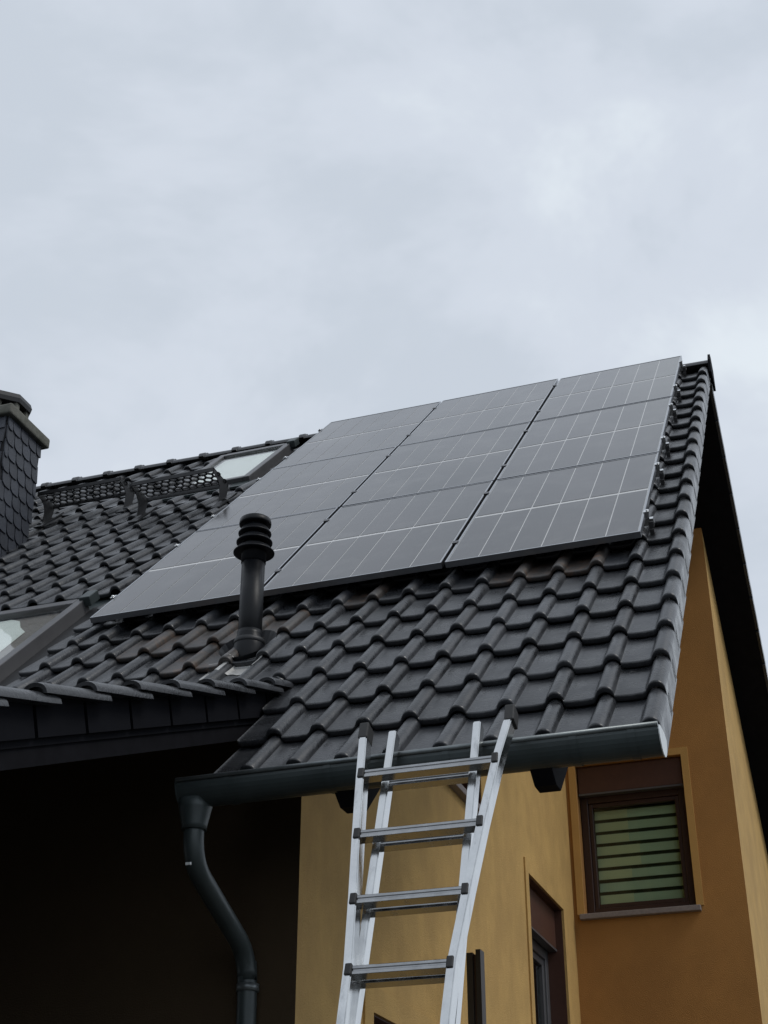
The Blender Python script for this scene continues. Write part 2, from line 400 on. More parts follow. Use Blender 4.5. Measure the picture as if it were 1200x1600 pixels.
def tile_profile():
    pr = [(-.101, .007), (-.095, .002), (-.078, 0), (-.03, -.002), (.014, 0), (.026, .006)]
    for k in range(1, 8):
        a = PI - PI*k/8
        pr.append((.067 + .037*math.cos(a), .004 + .039*math.sin(a)))
    pr.append((.104, .003))
    return pr
def tile_mesh(name, m, flap=False, length=0.40, side=None):
    mb = MB(); mb.nofix = True
    pr = tile_profile()
    th, t = 0.027, 0.034
    def ring(y, off): return [Vector((x, y, z + t*(1 - y/TG) + off)) for x, z in pr]
    rings = [ring(0.004, -th), ring(0.0, -th*0.75), ring(0.0, -0.008), ring(0.003, -0.002), ring(0.009, 0.0), ring(length, 0.0)]
    for j in range(len(rings)-1):
        a, b = rings[j], rings[j+1]
        i = len(mb.v); mb.v += [tuple(p) for p in a] + [tuple(p) for p in b]; n = len(a)
        for k in range(n-1):
            mb.f.append((i+k, i+k+1, i+n+k+1, i+n+k)); mb.sm.append(True)
    a, b = Vector(rings[4][-1]), Vector(rings[5][-1]); dn = 0.125 if flap else 0.014
    mb.quad(a, a - Vector((0, .0, dn)), b - Vector((0, 0, dn if not flap else dn*.8)), b)     # right edge
    a0, b0 = Vector(rings[4][0]), Vector(rings[5][0])
    mb.quad(b0, b0 - Vector((0, 0, .02)), a0 - Vector((0, 0, .02)), a0)
    if flap:
        o = Vector((-.016, 0, 0))
        mb.quad(a + o, b + o, b + o - Vector((0, 0, dn*.8)), a + o - Vector((0, 0, dn)))
        mb.quad(a, a + o, a + o - Vector((0, 0, dn)), a - Vector((0, 0, dn)))
        mb.quad(a - Vector((0, 0, dn)), a + o - Vector((0, 0, dn)), b + o - Vector((0, 0, dn*.8)), b - Vector((0, 0, dn*.8)))
    me = mb.mesh(name, m)
    # weld so that shading is smooth across rings
    bm = bmesh.new(); bm.from_mesh(me); bmesh.ops.remove_doubles(bm, verts=bm.verts, dist=0.0004)
    for e_ in bm.edges:
        if len(e_.link_faces) == 2 and e_.calc_face_angle(0) > rad(50): e_.smooth = False
    bm.to_mesh(me); bm.free()
    return me
me_tile = tile_mesh('roof_tile', M['tile']); me_rust = me_tile.copy(); me_rust.materials.clear(); me_rust.materials.append(M['tile_rust'])
me_verge = tile_mesh('verge_tile', M['tile'], flap=True, length=0.43)

# chimney, skylights and panel rectangles in roof coordinates (x0,x1,v0,v1)
SKY_LOW = (-4.72, -3.56, -0.78, 0.66); SKY_UP = (-4.20, -3.50, 3.66, 4.86)
PAN = (-3*PW-2*GAP, 0.0, 0.0, 3*PHH+2*GAP)
NROW, NCOL = 21, 38
spots = []
for c in range(NCOL):
    xc = XV - TW*(c+.5)
    for r in range(NROW):
        v = V0 + TG*r; vc = v + TG/2
        if xc < XP and vc < -1.20: continue
        skip = False
        for (x0, x1, v0, v1) in (SKY_LOW, SKY_UP):
            if x0-.07 < xc < x1+.07 and vc > v0-.1 and v < v1-.01: skip = True
        if -5.72 < xc < -5.32 and 2.55 < vc < 3.0: skip = True
        if skip: continue
        hidden = PAN[0]+.12 < xc < PAN[1]-.12 and vc > 0.55 and vc < 5.3
        p = rp_(xc, vc, D_PAN)
        px = (p-CAM); zc = px.dot(cF); u = px.dot(cR)/zc*2240.96+600; vv = 800-px.dot(cU)/zc*2240.96
        infr = -60 < u < 1260
        spots.append((hidden or not infr, (p-CAM).length, xc, v, c, r))
spots.sort()
rng = random.Random(3)
rust = {(3, 6), (4, 6), (2, 6), (8, 6), (11, 5), (12, 4), (11, 4), (10, 5), (12, 5), (13, 5), (14, 5)}
stuff = MB(); stuff.nofix = True
tv = [Vector(v.co) for v in me_tile.vertices]; tf = [tuple(p.vertices) for p in me_tile.polygons]
n_ind = 0
for hid, dist, xc, v, c, r in spots:
    j = Matrix.Rotation(rng.uniform(-.010, .010), 4, 'Z') @ Matrix.Rotation(rng.uniform(-.009, .007), 4, 'X')
    mw = Matrix.Translation(rp_(xc + rng.uniform(-.0012, .0012), v + rng.uniform(-.005, .005), D_PAN - rng.uniform(0, .005))) @ ROT @ j
    if c == 0:
        mw = Matrix.Translation(rp_(xc, v, D_PAN)) @ ROT
        o = link('verge_tile', me_verge, roof); o.matrix_local = mw
    elif n_ind < 300-21 and not hid:
        o = link('roof_tile', me_rust if (c, r) in rust else me_tile, roof); o.matrix_local = mw; n_ind += 1
    else:
        i = len(stuff.v); stuff.v += [tuple(mw @ p) for p in tv]
        stuff.f += [tuple(i+k for k in f) for f in tf]; stuff.sm += [True]*len(tf)
so = stuff.build('roof_tile_field', M['tile'], roof); tag(so, kind='stuff')

# ridge tiles: half-round pieces with a raised lap
def ridge_mesh():
    mb = MB(); mb.nofix = True; n = 10; Lr = 0.335
    def ring(x, r, dz): return [Vector((x, -r*1.12*math.cos(PI*k/n), r*math.sin(PI*k/n)*0.72 - 0.035 + dz)) for k in range(n+1)]
    R = [ring(0, .098, 0), ring(0.004, .118, 0.006), ring(.05, .118, 0.006), ring(.055, .106, 0.0), ring(Lr+.02, .102, 0)]
    for j in range(len(R)-1):
        i = len(mb.v); mb.v += [tuple(p) for p in R[j]] + [tuple(p) for p in R[j+1]]
        for k in range(n): mb.f.append((i+k, i+n+1+k, i+n+2+k, i+k+1)); mb.sm.append(True)
    # storm clip
    mb.box((-.012, -.022, .030), (.045, .022, .072))
    return mb.mesh('ridge_tile', M['tile'])
me_ridge = ridge_mesh()
x = XV + .005
k = 0
while x > -7.6:
    o = link('ridge_tile', me_ridge, roof)
    o.matrix_local = Matrix.Translation((x-.335, YR, ZR+.02)) @ Matrix.Rotation(rng.uniform(-.01, .01), 4, 'Z')
    x -= .335; k += 1
# end plate at the ridge end
mb = MB(); mb.prism([(XV+.01, YR-.12, ZR-.11), (XV+.01, YR+.13, ZR-.15), (XV+.01, YR+.12, ZR+.05), (XV+.01, YR+.03, ZR+.125), (XV+.01, YR-.03, ZR+.125), (XV+.01, YR-.11, ZR+.02)], (.02, 0, 0))
mb.build('ridge_end_plate', M['fascia'], roof)

# rear slope (seen from below through the open gable)
mb = MB()
def T_rear(p): return rr_(p.x, p.y, -p.z)
mb.box((XL-.2, 0.02, -0.10), (XV-.022, 6.9, -0.02), T_rear)
rear = mb.build('rear_roof', M['deck'], house); tag(rear, 'dark underside of the rear roof slope')
for k in range(19):
    mb = MB(); s0 = .1 + k*.345
    mb.box((XV-.02, s0, -.10), (XV+.006, s0+.355, .012 + (.014 if 0 else 0)), lambda p, s0=s0: rr_(p.x, p.y, -p.z - .02*(p.y-s0)/.345))
    mb.box((XV-.20, s0, -.02), (XV-.021, s0+.355, .03), lambda p, s0=s0: rr_(p.x, p.y, -p.z - .02*(p.y-s0)/.345))
    mb.build('rear_verge_tile', M['tile'], rear)

# ------------------------------------------------------------------ porch roof (low pitch, seen from its right verge and from below)
mb = MB()
def T_porch(p): return pp_(p.x, p.y, -p.z)
mb.box((-7.6, -0.05, -0.24), (XP-.055, 3.75, -0.09), T_porch)
mb.box((-7.6, 3.752, -0.34), (XP-.03, 3.79, -0.06), T_porch)
porch = mb.build('porch_roof', M['deck'], house); tag(porch, 'low pitched dark porch roof with a stepped tile verge')
stuff = MB(); stuff.nofix = True
rotp = Matrix.Rotation(PP, 4, 'X')
for c in range(1, 29):
    for r in range(11):
        mw = Matrix.Translation(pp_(XP - TW*(c+.5), .33*(11-r)+.05, 0.05)) @ rotp
        i = len(stuff.v); stuff.v += [tuple(mw @ p) for p in tv]
        stuff.f += [tuple(i+k for k in f) for f in tf]; stuff.sm += [True]*len(tf)
tag(stuff.build('porch_tile_field', M['tile'], porch), kind='stuff')
# verge tiles: a tapering roll on a hanging flap
def porch_verge_mesh():
    n = 10; Lr = .44; mb = MB(); mb.nofix = True; tilt = 0.095
    def ring(s, w_, h_, dz): return [Vector((-.018 + w_*math.cos(PI*k/n), s, h_*math.sin(PI*k/n)**.8 + dz - s*tilt)) for k in range(n+1)]
    O = [ring(0.0, .046, .038, -.010), ring(.02, .048, .041, -.010), ring(.2, .048, .042, -.010), ring(.36, .047, .041, -.010), ring(Lr-.015, .045, .038, -.008), ring(Lr, .036, .026, -.004)]
    I = [ring(0.0, .033, .024, -.010), ring(.03, .033, .024, -.010), ring(.032, .004, .003, -.010)]
    def strip(R_, flip):
        for j in range(len(R_)-1):
            i = len(mb.v); mb.v += [tuple(p) for p in R_[j]] + [tuple(p) for p in R_[j+1]]
            for k in range(n):
                f_ = (i+k, i+k+1, i+n+2+k, i+n+1+k); mb.f.append(f_[::-1] if flip else f_); mb.sm.append(True)
    strip(O, True); strip(I, False)
    for k in range(n): mb.quad(O[0][k], O[0][k+1], I[0][k+1], I[0][k])
    for j in range(len(O)-1): mb.quad(O[j][0], O[j+1][0], O[j+1][n], O[j][n])
    mb.poly(O[-1])
    mb.box((-.24, 0.004, -.03), (-.050, .38, -.012), lambda p: Vector((p.x, p.y, p.z - p.y*tilt*.6)))
    return mb.mesh('porch_verge_tile', M['tile'])
mb = MB(); mb.box((-.045, .012, -.150), (-.026, .322, -.02)); mb.box((-.045, .324, -.150), (-.036, .338, -.02))
me_flap = mb.mesh('verge_flap', M['fascia'])
me_pv = porch_verge_mesh()
for k in range(12):
    o = link('porch_verge_tile', me_pv, porch)
    o.matrix_local = Matrix.Translation(pp_(XP, -.05 + .33*(k+1) , 0.0)) @ rotp @ Matrix.Rotation(rng.uniform(-.012, .012), 4, 'Z')
    f_ = link('verge_flap', me_flap, porch); f_.matrix_local = Matrix.Translation(pp_(XP, -.05 + .33*(k+1), 0.0)) @ rotp
# closing piece where the porch verge dies into the main roof
mb = MB(); mb.tube([pp_(XP-.05, .10, .0), pp_(XP-.045, -.02, .01), pp_(XP+.02, -.20, -.0)], [.035, .045, .04], 10)
mb.build('verge_end_tile', M['tile'], porch)
# barge board under the flaps
mb = MB(); mb.box((XP-.054, 0, -.175), (XP-.046, 3.76, -.10), T_porch); mb.build('barge_board', M['fascia'], porch)
# unseen wall added to keep light out of the porch, then a porch post
mb = MB(); mb.box((-7.6, -4.12, 0), (-1.95, -3.95, 2.72)); mb.build('porch_light_blocker', M['shade'], house)
mb = MB(); mb.box((-1.95, -4.12, 0), (-1.80, -3.95, 2.72)); mb.build('porch_post', M['fascia'], house)

# ------------------------------------------------------------------ gutter
GY, GZ, GR = -1.566, 3.466, 0.082
gx0, gx1 = -1.705, 0.213
mb = MB(); n = 16
def gring(x, r): return [Vector((x, GY - r*math.cos(PI*k/n), GZ - r*1.06*math.sin(PI*k/n))) for k in range(n+1)]
a, b = gring(gx0, GR), gring(gx1, GR); ai, bi = gring(gx0, GR-.003), gring(gx1, GR-.003)
for k in range(n):
    mb.quad(a[k], b[k], b[k+1], a[k+1], True); mb.quad(ai[k+1], bi[k+1], bi[k], ai[k], True)
mb.nofix = True
gut = mb.build('gutter', M['gutter'], house); tag(gut, 'dark half-round zinc gutter along the eave')
mb = MB(); mb.tube([(gx0, GY-GR-.002, GZ+.004), (gx1, GY-GR-.002, GZ+.004)], .0095, 10); mb.build('gutter_bead', M['gutterlip'], gut)
for xx, mm in ((gx1, 'zinc'), (gx0-.004, 'gutter')):  # right cap paler: sky light falling on it put into its colour
    mb = MB(); mb.prism([tuple(p) for p in gring(xx, GR+.004)] + [(xx, GY+GR*.5, GZ+.012), (xx, GY-GR*.5, GZ+.012)], (.004, 0, 0)); mb.build('end_cap', M[mm], gut)
for xx in (0.10, -0.115, -0.60, -1.075, -1.50):
    mb = MB(); a, b = gring(xx, GR+.003), gring(xx+.028, GR+.003)
    for k in range(n): mb.quad(a[k], b[k], b[k+1], a[k+1], True)
    mb.build('gutter_bracket', M['gutter'], gut)
# rafter tails under the gutter
for xx in (-0.243, -1.02):
    mb = MB(); h = .042
    mb.prism([(xx-h, -1.60, 3.40), (xx-h, -1.50, 3.335), (xx-h, -1.42, 3.335), (xx-h, -0.9, 3.80), (xx-h, -0.9, 4.02), (xx-h, -1.46, 3.46)], (2*h, 0, 0))
    mb.build('rafter_tail', M['deck'], house, bevel=.004)
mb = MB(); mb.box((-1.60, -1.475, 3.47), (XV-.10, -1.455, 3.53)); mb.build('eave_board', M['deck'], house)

# downpipe
def arc_path(pts, r=0.09, n=6):
    pts = [Vector(p) for p in pts]; o = [pts[0]]
    for i in range(1, len(pts)-1):
        a = (pts[i-1]-pts[i]).normalized(); b = (pts[i+1]-pts[i]).normalized()
        for k in range(n+1):
            t = k/n; p = pts[i] + a*r*(1-t)**2 + b*r*t**2
            o.append(p)
    o.append(pts[-1]); return o
DX = -1.652
mb = MB(); mb.tube(arc_path([(DX, GY, 3.31), (DX, GY, 3.16), (DX-.012, -0.985, 2.93), (DX, -0.985, 2.78), (DX, -0.985, 0.1)], .115, 10), .041, 20)
dp = mb.build('downpipe', M['gutter'], house); tag(dp, 'dark zinc downpipe with swan neck to the wall corner')
mb = MB(); mb.lathe((DX, GY, 3.285), [(.050, 0), (.052, .02), (.066, .085), (.072, .12)], 18); mb.build('outlet_funnel', M['gutter'], dp)
mb = MB(); mb.lathe((DX, -.985, 2.775), [(.0475, 0), (.0475, .03)], 18); mb.build('pipe_collar', M['gutterlip'], dp)
mb = MB(); mb.box((DX-.004, GY-.047, 3.136), (DX+.018, GY-.040, 3.146)); mb.build('pipe_tag', M['zinc'], dp)

# ------------------------------------------------------------------ skylights
def skylight(rect, label, blind):
    x0, x1, v0, v1 = rect; fw = .06
    mb = MB()
    mb.box((x0, v0, -.18), (x0+fw, v1, -.055), T_roof); mb.box((x1-fw, v0, -.18), (x1, v1, -.055), T_roof)
    mb.box((x0+fw, v0, -.18), (x1-fw, v0+fw, -.057), T_roof); mb.box((x0+fw, v1-fw-.02, -.18), (x1-fw, v1-.001, -.053), T_roof)
    s = mb.build('skylight', M['greyframe'], house, bevel=.006); tag(s, label)
    mb = MB(); mb.box((x0-.10, v0-.14, -.115), (x1+.0, v0-.002, -.095), T_roof); mb.build('flashing_apron', M['gutter'], s)
    mb = MB(); mb.box((x1+.002, v0, -.165), (x1+.17, v1+.05, -.140), T_roof); mb.build('flashing_strip', M['grate'], s)
    mb = MB(); mb.box((x0-.1, v1+.002, -.165), (x1+.1, v1+.36, -.15), T_roof); mb.build('flashing_head', M['gutter'], s)
    mb = MB(); mb.box((x0+.02, v1+.001, -.125), (x1-.02, v1+.06, -.082), T_roof); mb.build('hood', M['greyframe'], s, bevel=.008)
    mb = MB(); mb.box((x1-.03, v1-.05, -.10), (x1+.045, v1+.085, -.035), T_roof); mb.build('corner_cover', M['gutter'], s, bevel=.006)
    mb = MB(); mb.box((x0+fw-.004, v0+fw-.004, -.078), (x1-fw+.004, v1-fw-.016, -.072), T_roof); mb.build('pane', M['skyglass'], s)
    mb = MB(); mb.box((x0+.01, v0+.01, -.108), (x1-.01, v1-.01, -.102), T_roof); mb.build('dark_room', M['sill'], s)
    if blind:
        mb = MB(); mb.prism([T_roof(Vector((a, b, -.095))) for a, b in blind], tuple(-NN*.004)); mb.build('blind', M['white'], s)  # plain white sheet under the glass, outlined by the points given
skylight(SKY_LOW, 'grey framed skylight beside the lowest left panel, white sheet under part of the glass',
         [(-4.65, -.68), (-3.74, -.68), (-3.79, -.10), (-3.80, .25), (-3.89, .36), (-3.97, .50), (-4.06, .565), (-4.65, .565)])
skylight(SKY_UP, 'small grey framed skylight near the ridge', [(-4.13, 3.73), (-3.57, 3.73), (-3.57, 4.77), (-4.13, 4.77)])

# ------------------------------------------------------------------ vent pipe
VX, VY = -1.995, -0.40
mb = MB(); mb.lathe((VX, VY, 4.50), [(.062, 0), (.062, .66)], 28)
vent = mb.build('vent_pipe', M['plastic'], house); tag(vent, 'black plastic vent pipe with ringed cowl')
mb = MB(); mb.lathe((VX, VY, 4.42), [(.085, -.05), (.080, .20), (.077, .215), (.066, .26), (.066, .28)], 28); mb.build('vent_base', M['plastic'], vent)
mb = MB(); mb.lathe((VX, VY, 4.625), [(.0775, 0), (.0815, .002), (.080, .026), (.074, .030)], 28); mb.build('clamp_ring', M['grate'], vent)
mb = MB(); mb.lathe((VX, VY, 5.10), [(.066, 0), (.066, .06), (.070, .062)], 28); mb.build('vent_neck', M['plastic'], vent)
for z, r1, r2 in ((5.160, .110, .088), (5.222, .097, .078), (5.276, .089, .074)):
    mb = MB(); mb.lathe((VX, VY, z), [(.056, -.004), (r1-.012, -.003), (r1, -.001), (r1, .005), (r1-.008, .010), (r2, .030), (.060, .036), (.056, .058)], 32)
    mb.build('cowl_ring', M['plastic'], vent)
mb = MB(); mb.lathe((VX, VY, 5.330), [(.056, -.004), (.078, -.002), (.086, 0), (.087, .010), (.084, .030), (.070, .040), (.02, .044)], 32); mb.build('cowl_cap', M['plastic'], vent)
# skirt shaped to the roof
mb = MB(); ring1 = []; ring2 = []
for k in range(24):
    a_ = 2*PI*k/24; q = Vector((math.cos(a_), math.sin(a_), 0))
    r1 = .15; p1 = rp_(VX + r1*q.x, (VY)/math.cos(PH) - .12*math.tan(PH)*0 + r1*1.25*q.y - .10, .078)
    ring1.append(p1); ring2.append(Vector((VX, VY, 0)) + q*.083 + Vector((0, 0, 4.53 + .075*q.y)))
for k in range(24):
    k2 = (k+1) % 24; mb.quad(ring1[k], ring1[k2], ring2[k2], ring2[k], True)
mb.build('vent_skirt', M['plastic'], vent)
# pale flashing sheet dressed over the tiles below the pipe
mb = MB(); nx, nv = 22, 4
pr = tile_profile()
def tz(x):
    xl = ((x - XV) % TW) - TW/2
    for (a_, za), (b_, zb) in zip(pr, pr[1:]):
        if a_ <= xl <= b_: return za + (zb-za)*(xl-a_)/(b_-a_+1e-9)
    return .004
fx0, fx1 = -2.16, -1.85
def tile_h(x, v):
    y_ = (v - V0) % TG
    return tz(x) + .034*(1 - y_/TG)
def fp(i, j):
    x_ = fx0 + (fx1-fx0)*i/nx; v_ = -0.985 + .16*j/nv - (.014*math.sin(i*.9) if j == 0 else 0)
    return rp_(x_, v_, D_PAN - .005 - tile_h(x_, min(v_, V0+4*TG-.001) if v_ < V0+4*TG+.02 else v_))
for i in range(nx):
    for j in range(nv): mb.quad(fp(i, j), fp(i+1, j), fp(i+1, j+1), fp(i, j+1), True)
mb.build('lead_flashing', M['lead'], vent)

# ------------------------------------------------------------------ chimney
CX0, CX1, CY0, CY1, CZ = -5.78, -5.24, 1.71, 2.21, 8.03
mb = MB(); mb.box((CX0, CY0, 6.2), (CX1, CY1, CZ)); ch = mb.build('chimney', M['joint'], house); tag(ch, 'slate clad chimney with concrete slab and cowl')
def slate_mesh(wd, h):
    mb = MB(); r = min(wd, h)*.46
    pts = [(wd, h), (wd, 0), (r, 0)] + [(r-r*math.sin(a), r-r*math.cos(a)) for a in (rad(30), rad(60), rad(90))] + [(0, h)]
    mb.prism([Vector((0, p, q_)) for p, q_ in pts], (.013, 0, 0)); return mb.mesh('slate', M['slate'])
sw, sh = .120, .128
me_sl = slate_mesh(1.0*sw-.010, sh+.035)
def put_slate(mw, wf):
    o = link('slate', me_sl, ch)
    o.matrix_local = mw @ Matrix.Rotation(-rad(4.5), 4, 'Y') @ Matrix.Scale(wf, 4, (0, 1, 0))
for row in range(16):
    z = 6.25 + row*sh
    if z + sh > CZ+.02: break
    off = -((row*.42) % 1.0)*sw
    for c in range(6):
        a_ = CY0 + off + c*sw; lo_, hi_ = max(a_, CY0), min(a_+sw, CY1)
        if hi_-lo_ > .035: put_slate(Matrix.Translation((CX1+.010, lo_, z + rng.uniform(-.004, .004))), (hi_-lo_)/sw)
    for c in range(6):
        a_ = CX0 + off + c*sw; lo_, hi_ = max(a_, CX0), min(a_+sw, CX1)
        if hi_-lo_ > .035: put_slate(Matrix.Translation((lo_, CY0-.010, z + rng.uniform(-.004, .004))) @ Matrix.Rotation(-PI/2, 4, 'Z'), (hi_-lo_)/sw)
mb = MB(); mb.box((CX0-.055, CY0-.055, CZ+.001), (CX1+.055, CY1+.055, CZ+.095)); mb.build('cap_slab', M['concrete'], ch, bevel=.014)
kx, ky = (CX0+CX1)/2, (CY0+CY1)/2 + .02
def octo(r, z, a0=22.5): return [Vector((kx + r*1.05*math.cos(rad(a0+45*k)), ky + r*math.sin(rad(a0+45*k)), z)) for k in range(8)]
def octo_ring(mb, rings, cap=True):
    for A, B in zip(rings, rings[1:]):
        for k in range(8): k2 = (k+1) % 8; mb.quad(A[k], A[k2], B[k2], B[k])
    if cap: mb.poly(rings[0][::-1]); mb.poly(rings[-1])
mb = MB(); octo_ring(mb, [octo(.215, CZ+.096), octo(.205, CZ+.19)]); mb.build('cowl_base', M['concrete'], ch)
for k in range(8):
    mb = MB(); c_ = octo(.19, CZ+.19)[k]; mb.box((c_.x-.022, c_.y-.022, CZ+.191), (c_.x+.022, c_.y+.022, CZ+.262)); mb.build('cowl_post', M['concrete'], ch)
mb = MB(); octo_ring(mb, [octo(.12, CZ+.19), octo(.12, CZ+.262)]); mb.build('flue', M['joint'], ch)
mb = MB(); octo_ring(mb, [octo(.232, CZ+.263), octo(.240, CZ+.30), octo(.225, CZ+.345), octo(.14, CZ+.395), octo(.05, CZ+.41)]); mb.build('cowl_cover', M['grate'], ch)

# ------------------------------------------------------------------ walkway grates for the chimney sweep
def grate(x0, x1, y0, y1, z, label):
    root = thing('walkway_grate', ((x0+x1)/2, y1, z-.1), label, 'walkway', 'roof walkway grates')
    mb = MB(); hx = .036; rr = hx*1.02; dx = hx*1.75; dy = hx*1.52; nx_ = int((x1-x0)/dx); ny_ = int((y1-y0)/dy)
    for iy in range(ny_):
        for ix in range(nx_):
            cx = x0 + dx*(ix+.5) + (dx/2 if iy % 2 else 0); cy = y0 + dy*(iy+.5)
            if cx > x1 - .01: continue
            for k in range(6):
                a1 = rad(60*k+30); a2 = rad(60*k+90)
                o1 = Vector((cx+rr*math.cos(a1), cy+rr*math.sin(a1), z)); o2 = Vector((cx+rr*math.cos(a2), cy+rr*math.sin(a2), z))
                i1 = Vector((cx+rr*.80*math.cos(a1), cy+rr*.80*math.sin(a1), z)); i2 = Vector((cx+rr*.80*math.cos(a2), cy+rr*.80*math.sin(a2), z))
                d_ = Vector((0, 0, .012))
                mb.quad(o1, o2, i2, i1); mb.quad(o1+d_, i1+d_, i2+d_, o2+d_); mb.quad(i1, i2, i2+d_, i1+d_)
    mb.nofix = True
    tag(mb.build('mesh_plate', M['grate'], root), kind='stuff')
    for ya, yb_ in ((y0-.012, y0+.006), (y1-.006, y1+.012)):
        mb = MB(); mb.box((x0, ya+.004, z-.014), (x1, yb_-.004, z+.016)); mb.build('edge_rail', M['grate'], root)
    for xx in (x0, x1-.006):
        mb = MB()
        def onroof(y_, h): return rp_(0, 0, 0).z + (y_*math.sin(PH) - (.075-h))/math.cos(PH)
        pts = [(xx, y0-.012, z+.018), (xx, y0-.012, z-.02)]
        # curved lower edge sweeping down to the roof
        for k in range(7):
            t = k/6; yy = y0 - .01 + (y1-.02-y0)*t - .10*math.sin(t*PI/2)*t; pts.append((xx, yy + .05*math.sin(t*PI), z-.02 - .20*t**1.7))
        ye = y1-.13; pts.append((xx, ye+.12, z-.13)); pts.append((xx, y1+.02, z-.02)); pts.append((xx, y1+.02, z+.018))
        mb.prism(pts, (.006, 0, 0)); br = mb.build('bracket', M['grate'], root)
        mb = MB(); mb.box((xx-.03, 0, -.085), (xx+.045, .42, -.072), lambda p, y_=y1: T_roof(Vector((p.x, (y_-.16)/math.cos(PH)+p.y-.12, p.z)))); mb.build('foot_strap', M['grate'], root)
    return root
grate(-5.27, -4.50, 2.32, 2.55, 7.635, 'dark perforated walkway grate next to the chimney')
grate(-4.18, -3.47, 1.965, 2.215, 7.32, 'dark perforated walkway grate next to the upper skylight')

# ------------------------------------------------------------------ solar panels
bars = [((0, 0, -.035), (PW, .011, 0)), ((0, PHH-.011, -.035), (PW, PHH, 0)), ((0, .0112, -.035), (.011, PHH-.0112, -.0002)), ((PW-.011, .0112, -.035), (PW, PHH-.0112, -.0002))]
fm = []
for lo, hi in bars:
    mb = MB(); mb.box(lo, hi); fm.append(mb.mesh('frame_bar', M['pframe'], bevel=.0012))
mb = MB(); mb.box((.010, .010, -.009), (PW-.010, PHH-.010, -.0042)); me_bs = mb.mesh('backsheet', M['backsheet'])
mg, lg, mid = .0160, .0075, .040
cw = (PW - 2*mg - 5*lg)/6; chh = (PHH - 2*mg - mid)/2
mb = MB(); mb.box((0, 0, 0), (cw, chh, .0016)); me_cell = mb.mesh('cell_strip', M['cell'])
rowname = ['bottom', 'middle', 'top']; colname = ['right', 'middle', 'left']
for ci in range(3):
    for ri in range(3):
        x0 = -(ci+1)*PW - ci*GAP; v0 = ri*(PHH+GAP)
        where = {0: 'beside the tiled verge', 1: 'between the other two columns', 2: 'at the far left of the array'}[ci]
        if ri == 0: where = {0: 'at the lower right corner, beside the verge', 1: 'in the centre of the lower edge', 2: 'behind the black vent pipe'}[ci]
        if ri == 2: where = {0: 'touching the ridge beside the verge', 1: 'at the ridge in the centre', 2: 'at the ridge nearest the upper skylight'}[ci]
        root = bpy.data.objects.new('solar_panel', None); COL.objects.link(root); root.empty_display_size = .2
        tag(root, f'solar panel, {rowname[ri]} row of {colname[ci]} column, {where}', 'solar panel', 'solar panels on the front roof slope')
        root.matrix_world = Matrix.Translation(rp_(x0, v0, 0)) @ ROT @ Matrix.Rotation(rng.uniform(-.002, .002), 4, 'X') @ Matrix.Rotation(rng.uniform(-.002, .002), 4, 'Y')
        def ln(nm, me, loc=(0, 0, 0)):
            o = bpy.data.objects.new(nm, me); COL.objects.link(o); o.parent = root; o.location = loc; return o
        for me in fm: ln('frame_bar', me)
        ln('backsheet', me_bs)
        for h_ in range(2):
            for k in range(6): ln('cell_strip', me_cell, (mg + k*(cw+lg), mg + h_*(chh+mid), -.0040))

# mounting rails with clamps and hooks
railname = ['lowest mounting rail, under the foot of the bottom row', 'second mounting rail, under the head of the bottom row',
            'third mounting rail, under the foot of the middle row', 'fourth mounting rail, under the head of the middle row',
            'fifth mounting rail, under the foot of the top row', 'uppermost mounting rail, just below the ridge']
for ri in range(3):
    for hh in range(2):
        v = ri*(PHH+GAP) + (.36 if hh == 0 else 1.40)
        root = thing('mounting_rail', rp_(0.0, v, .08), f'aluminium {railname[ri*2+hh]}', 'mounting rail', 'rails carrying the solar panels')
        mb = MB(); mb.box((PAN[0]-.045, v-.019, -.074), (.038, v+.019, -.0365), T_roof); mb.build('rail', M['alu'], root)
        for xx in (.0015, PAN[0]-.0225):
            mb = MB(); s_ = 1 if xx > -.1 else -1
            mb.box((xx, v-.018, -.036), (xx+.018, v+.018, .002), T_roof)
            mb.box((xx-.008 if s_ > 0 else xx, v-.022, .0012), (xx+.021 if s_ > 0 else xx+.029, v+.022, .006), T_roof); cl = mb.build('end_clamp', M['alu'], root)
            mb = MB(); mb.lathe((0, 0, 0), [(.007, 0), (.007, .008)], 8); me_ = mb.mesh('bolt', M['alu']); o = link('bolt', me_, cl); o.matrix_local = Matrix.Translation(T_roof(Vector((xx+.0105, v, .005)))) @ ROT
        for ci in (1, 2):
            xx = -ci*PW - (ci-1)*GAP - GAP
            mb = MB(); mb.box((xx-.005, v-.022, .0012), (xx+GAP+.005, v+.022, .005), T_roof); mb.box((xx+.004, v-.02, -.036), (xx+GAP-.004, v+.02, .001), T_roof)
            mb.build('mid_clamp', M['clamp'], root)
        for xx in (.028, -1.2, -2.3, PAN[0]-.02):
            mb = MB()
            mb.box((xx-.014, v-.05, -.082), (xx+.010, v-.045, -.045), T_roof); mb.box((xx-.014, v-.0445, -.082), (xx+.010, v+.12, -.0755), T_roof)
            mb.box((xx-.014, v-.070, -.125), (xx+.010, v-.051, -.082), T_roof)
            mb.build('roof_hook', M['clamp'], root)

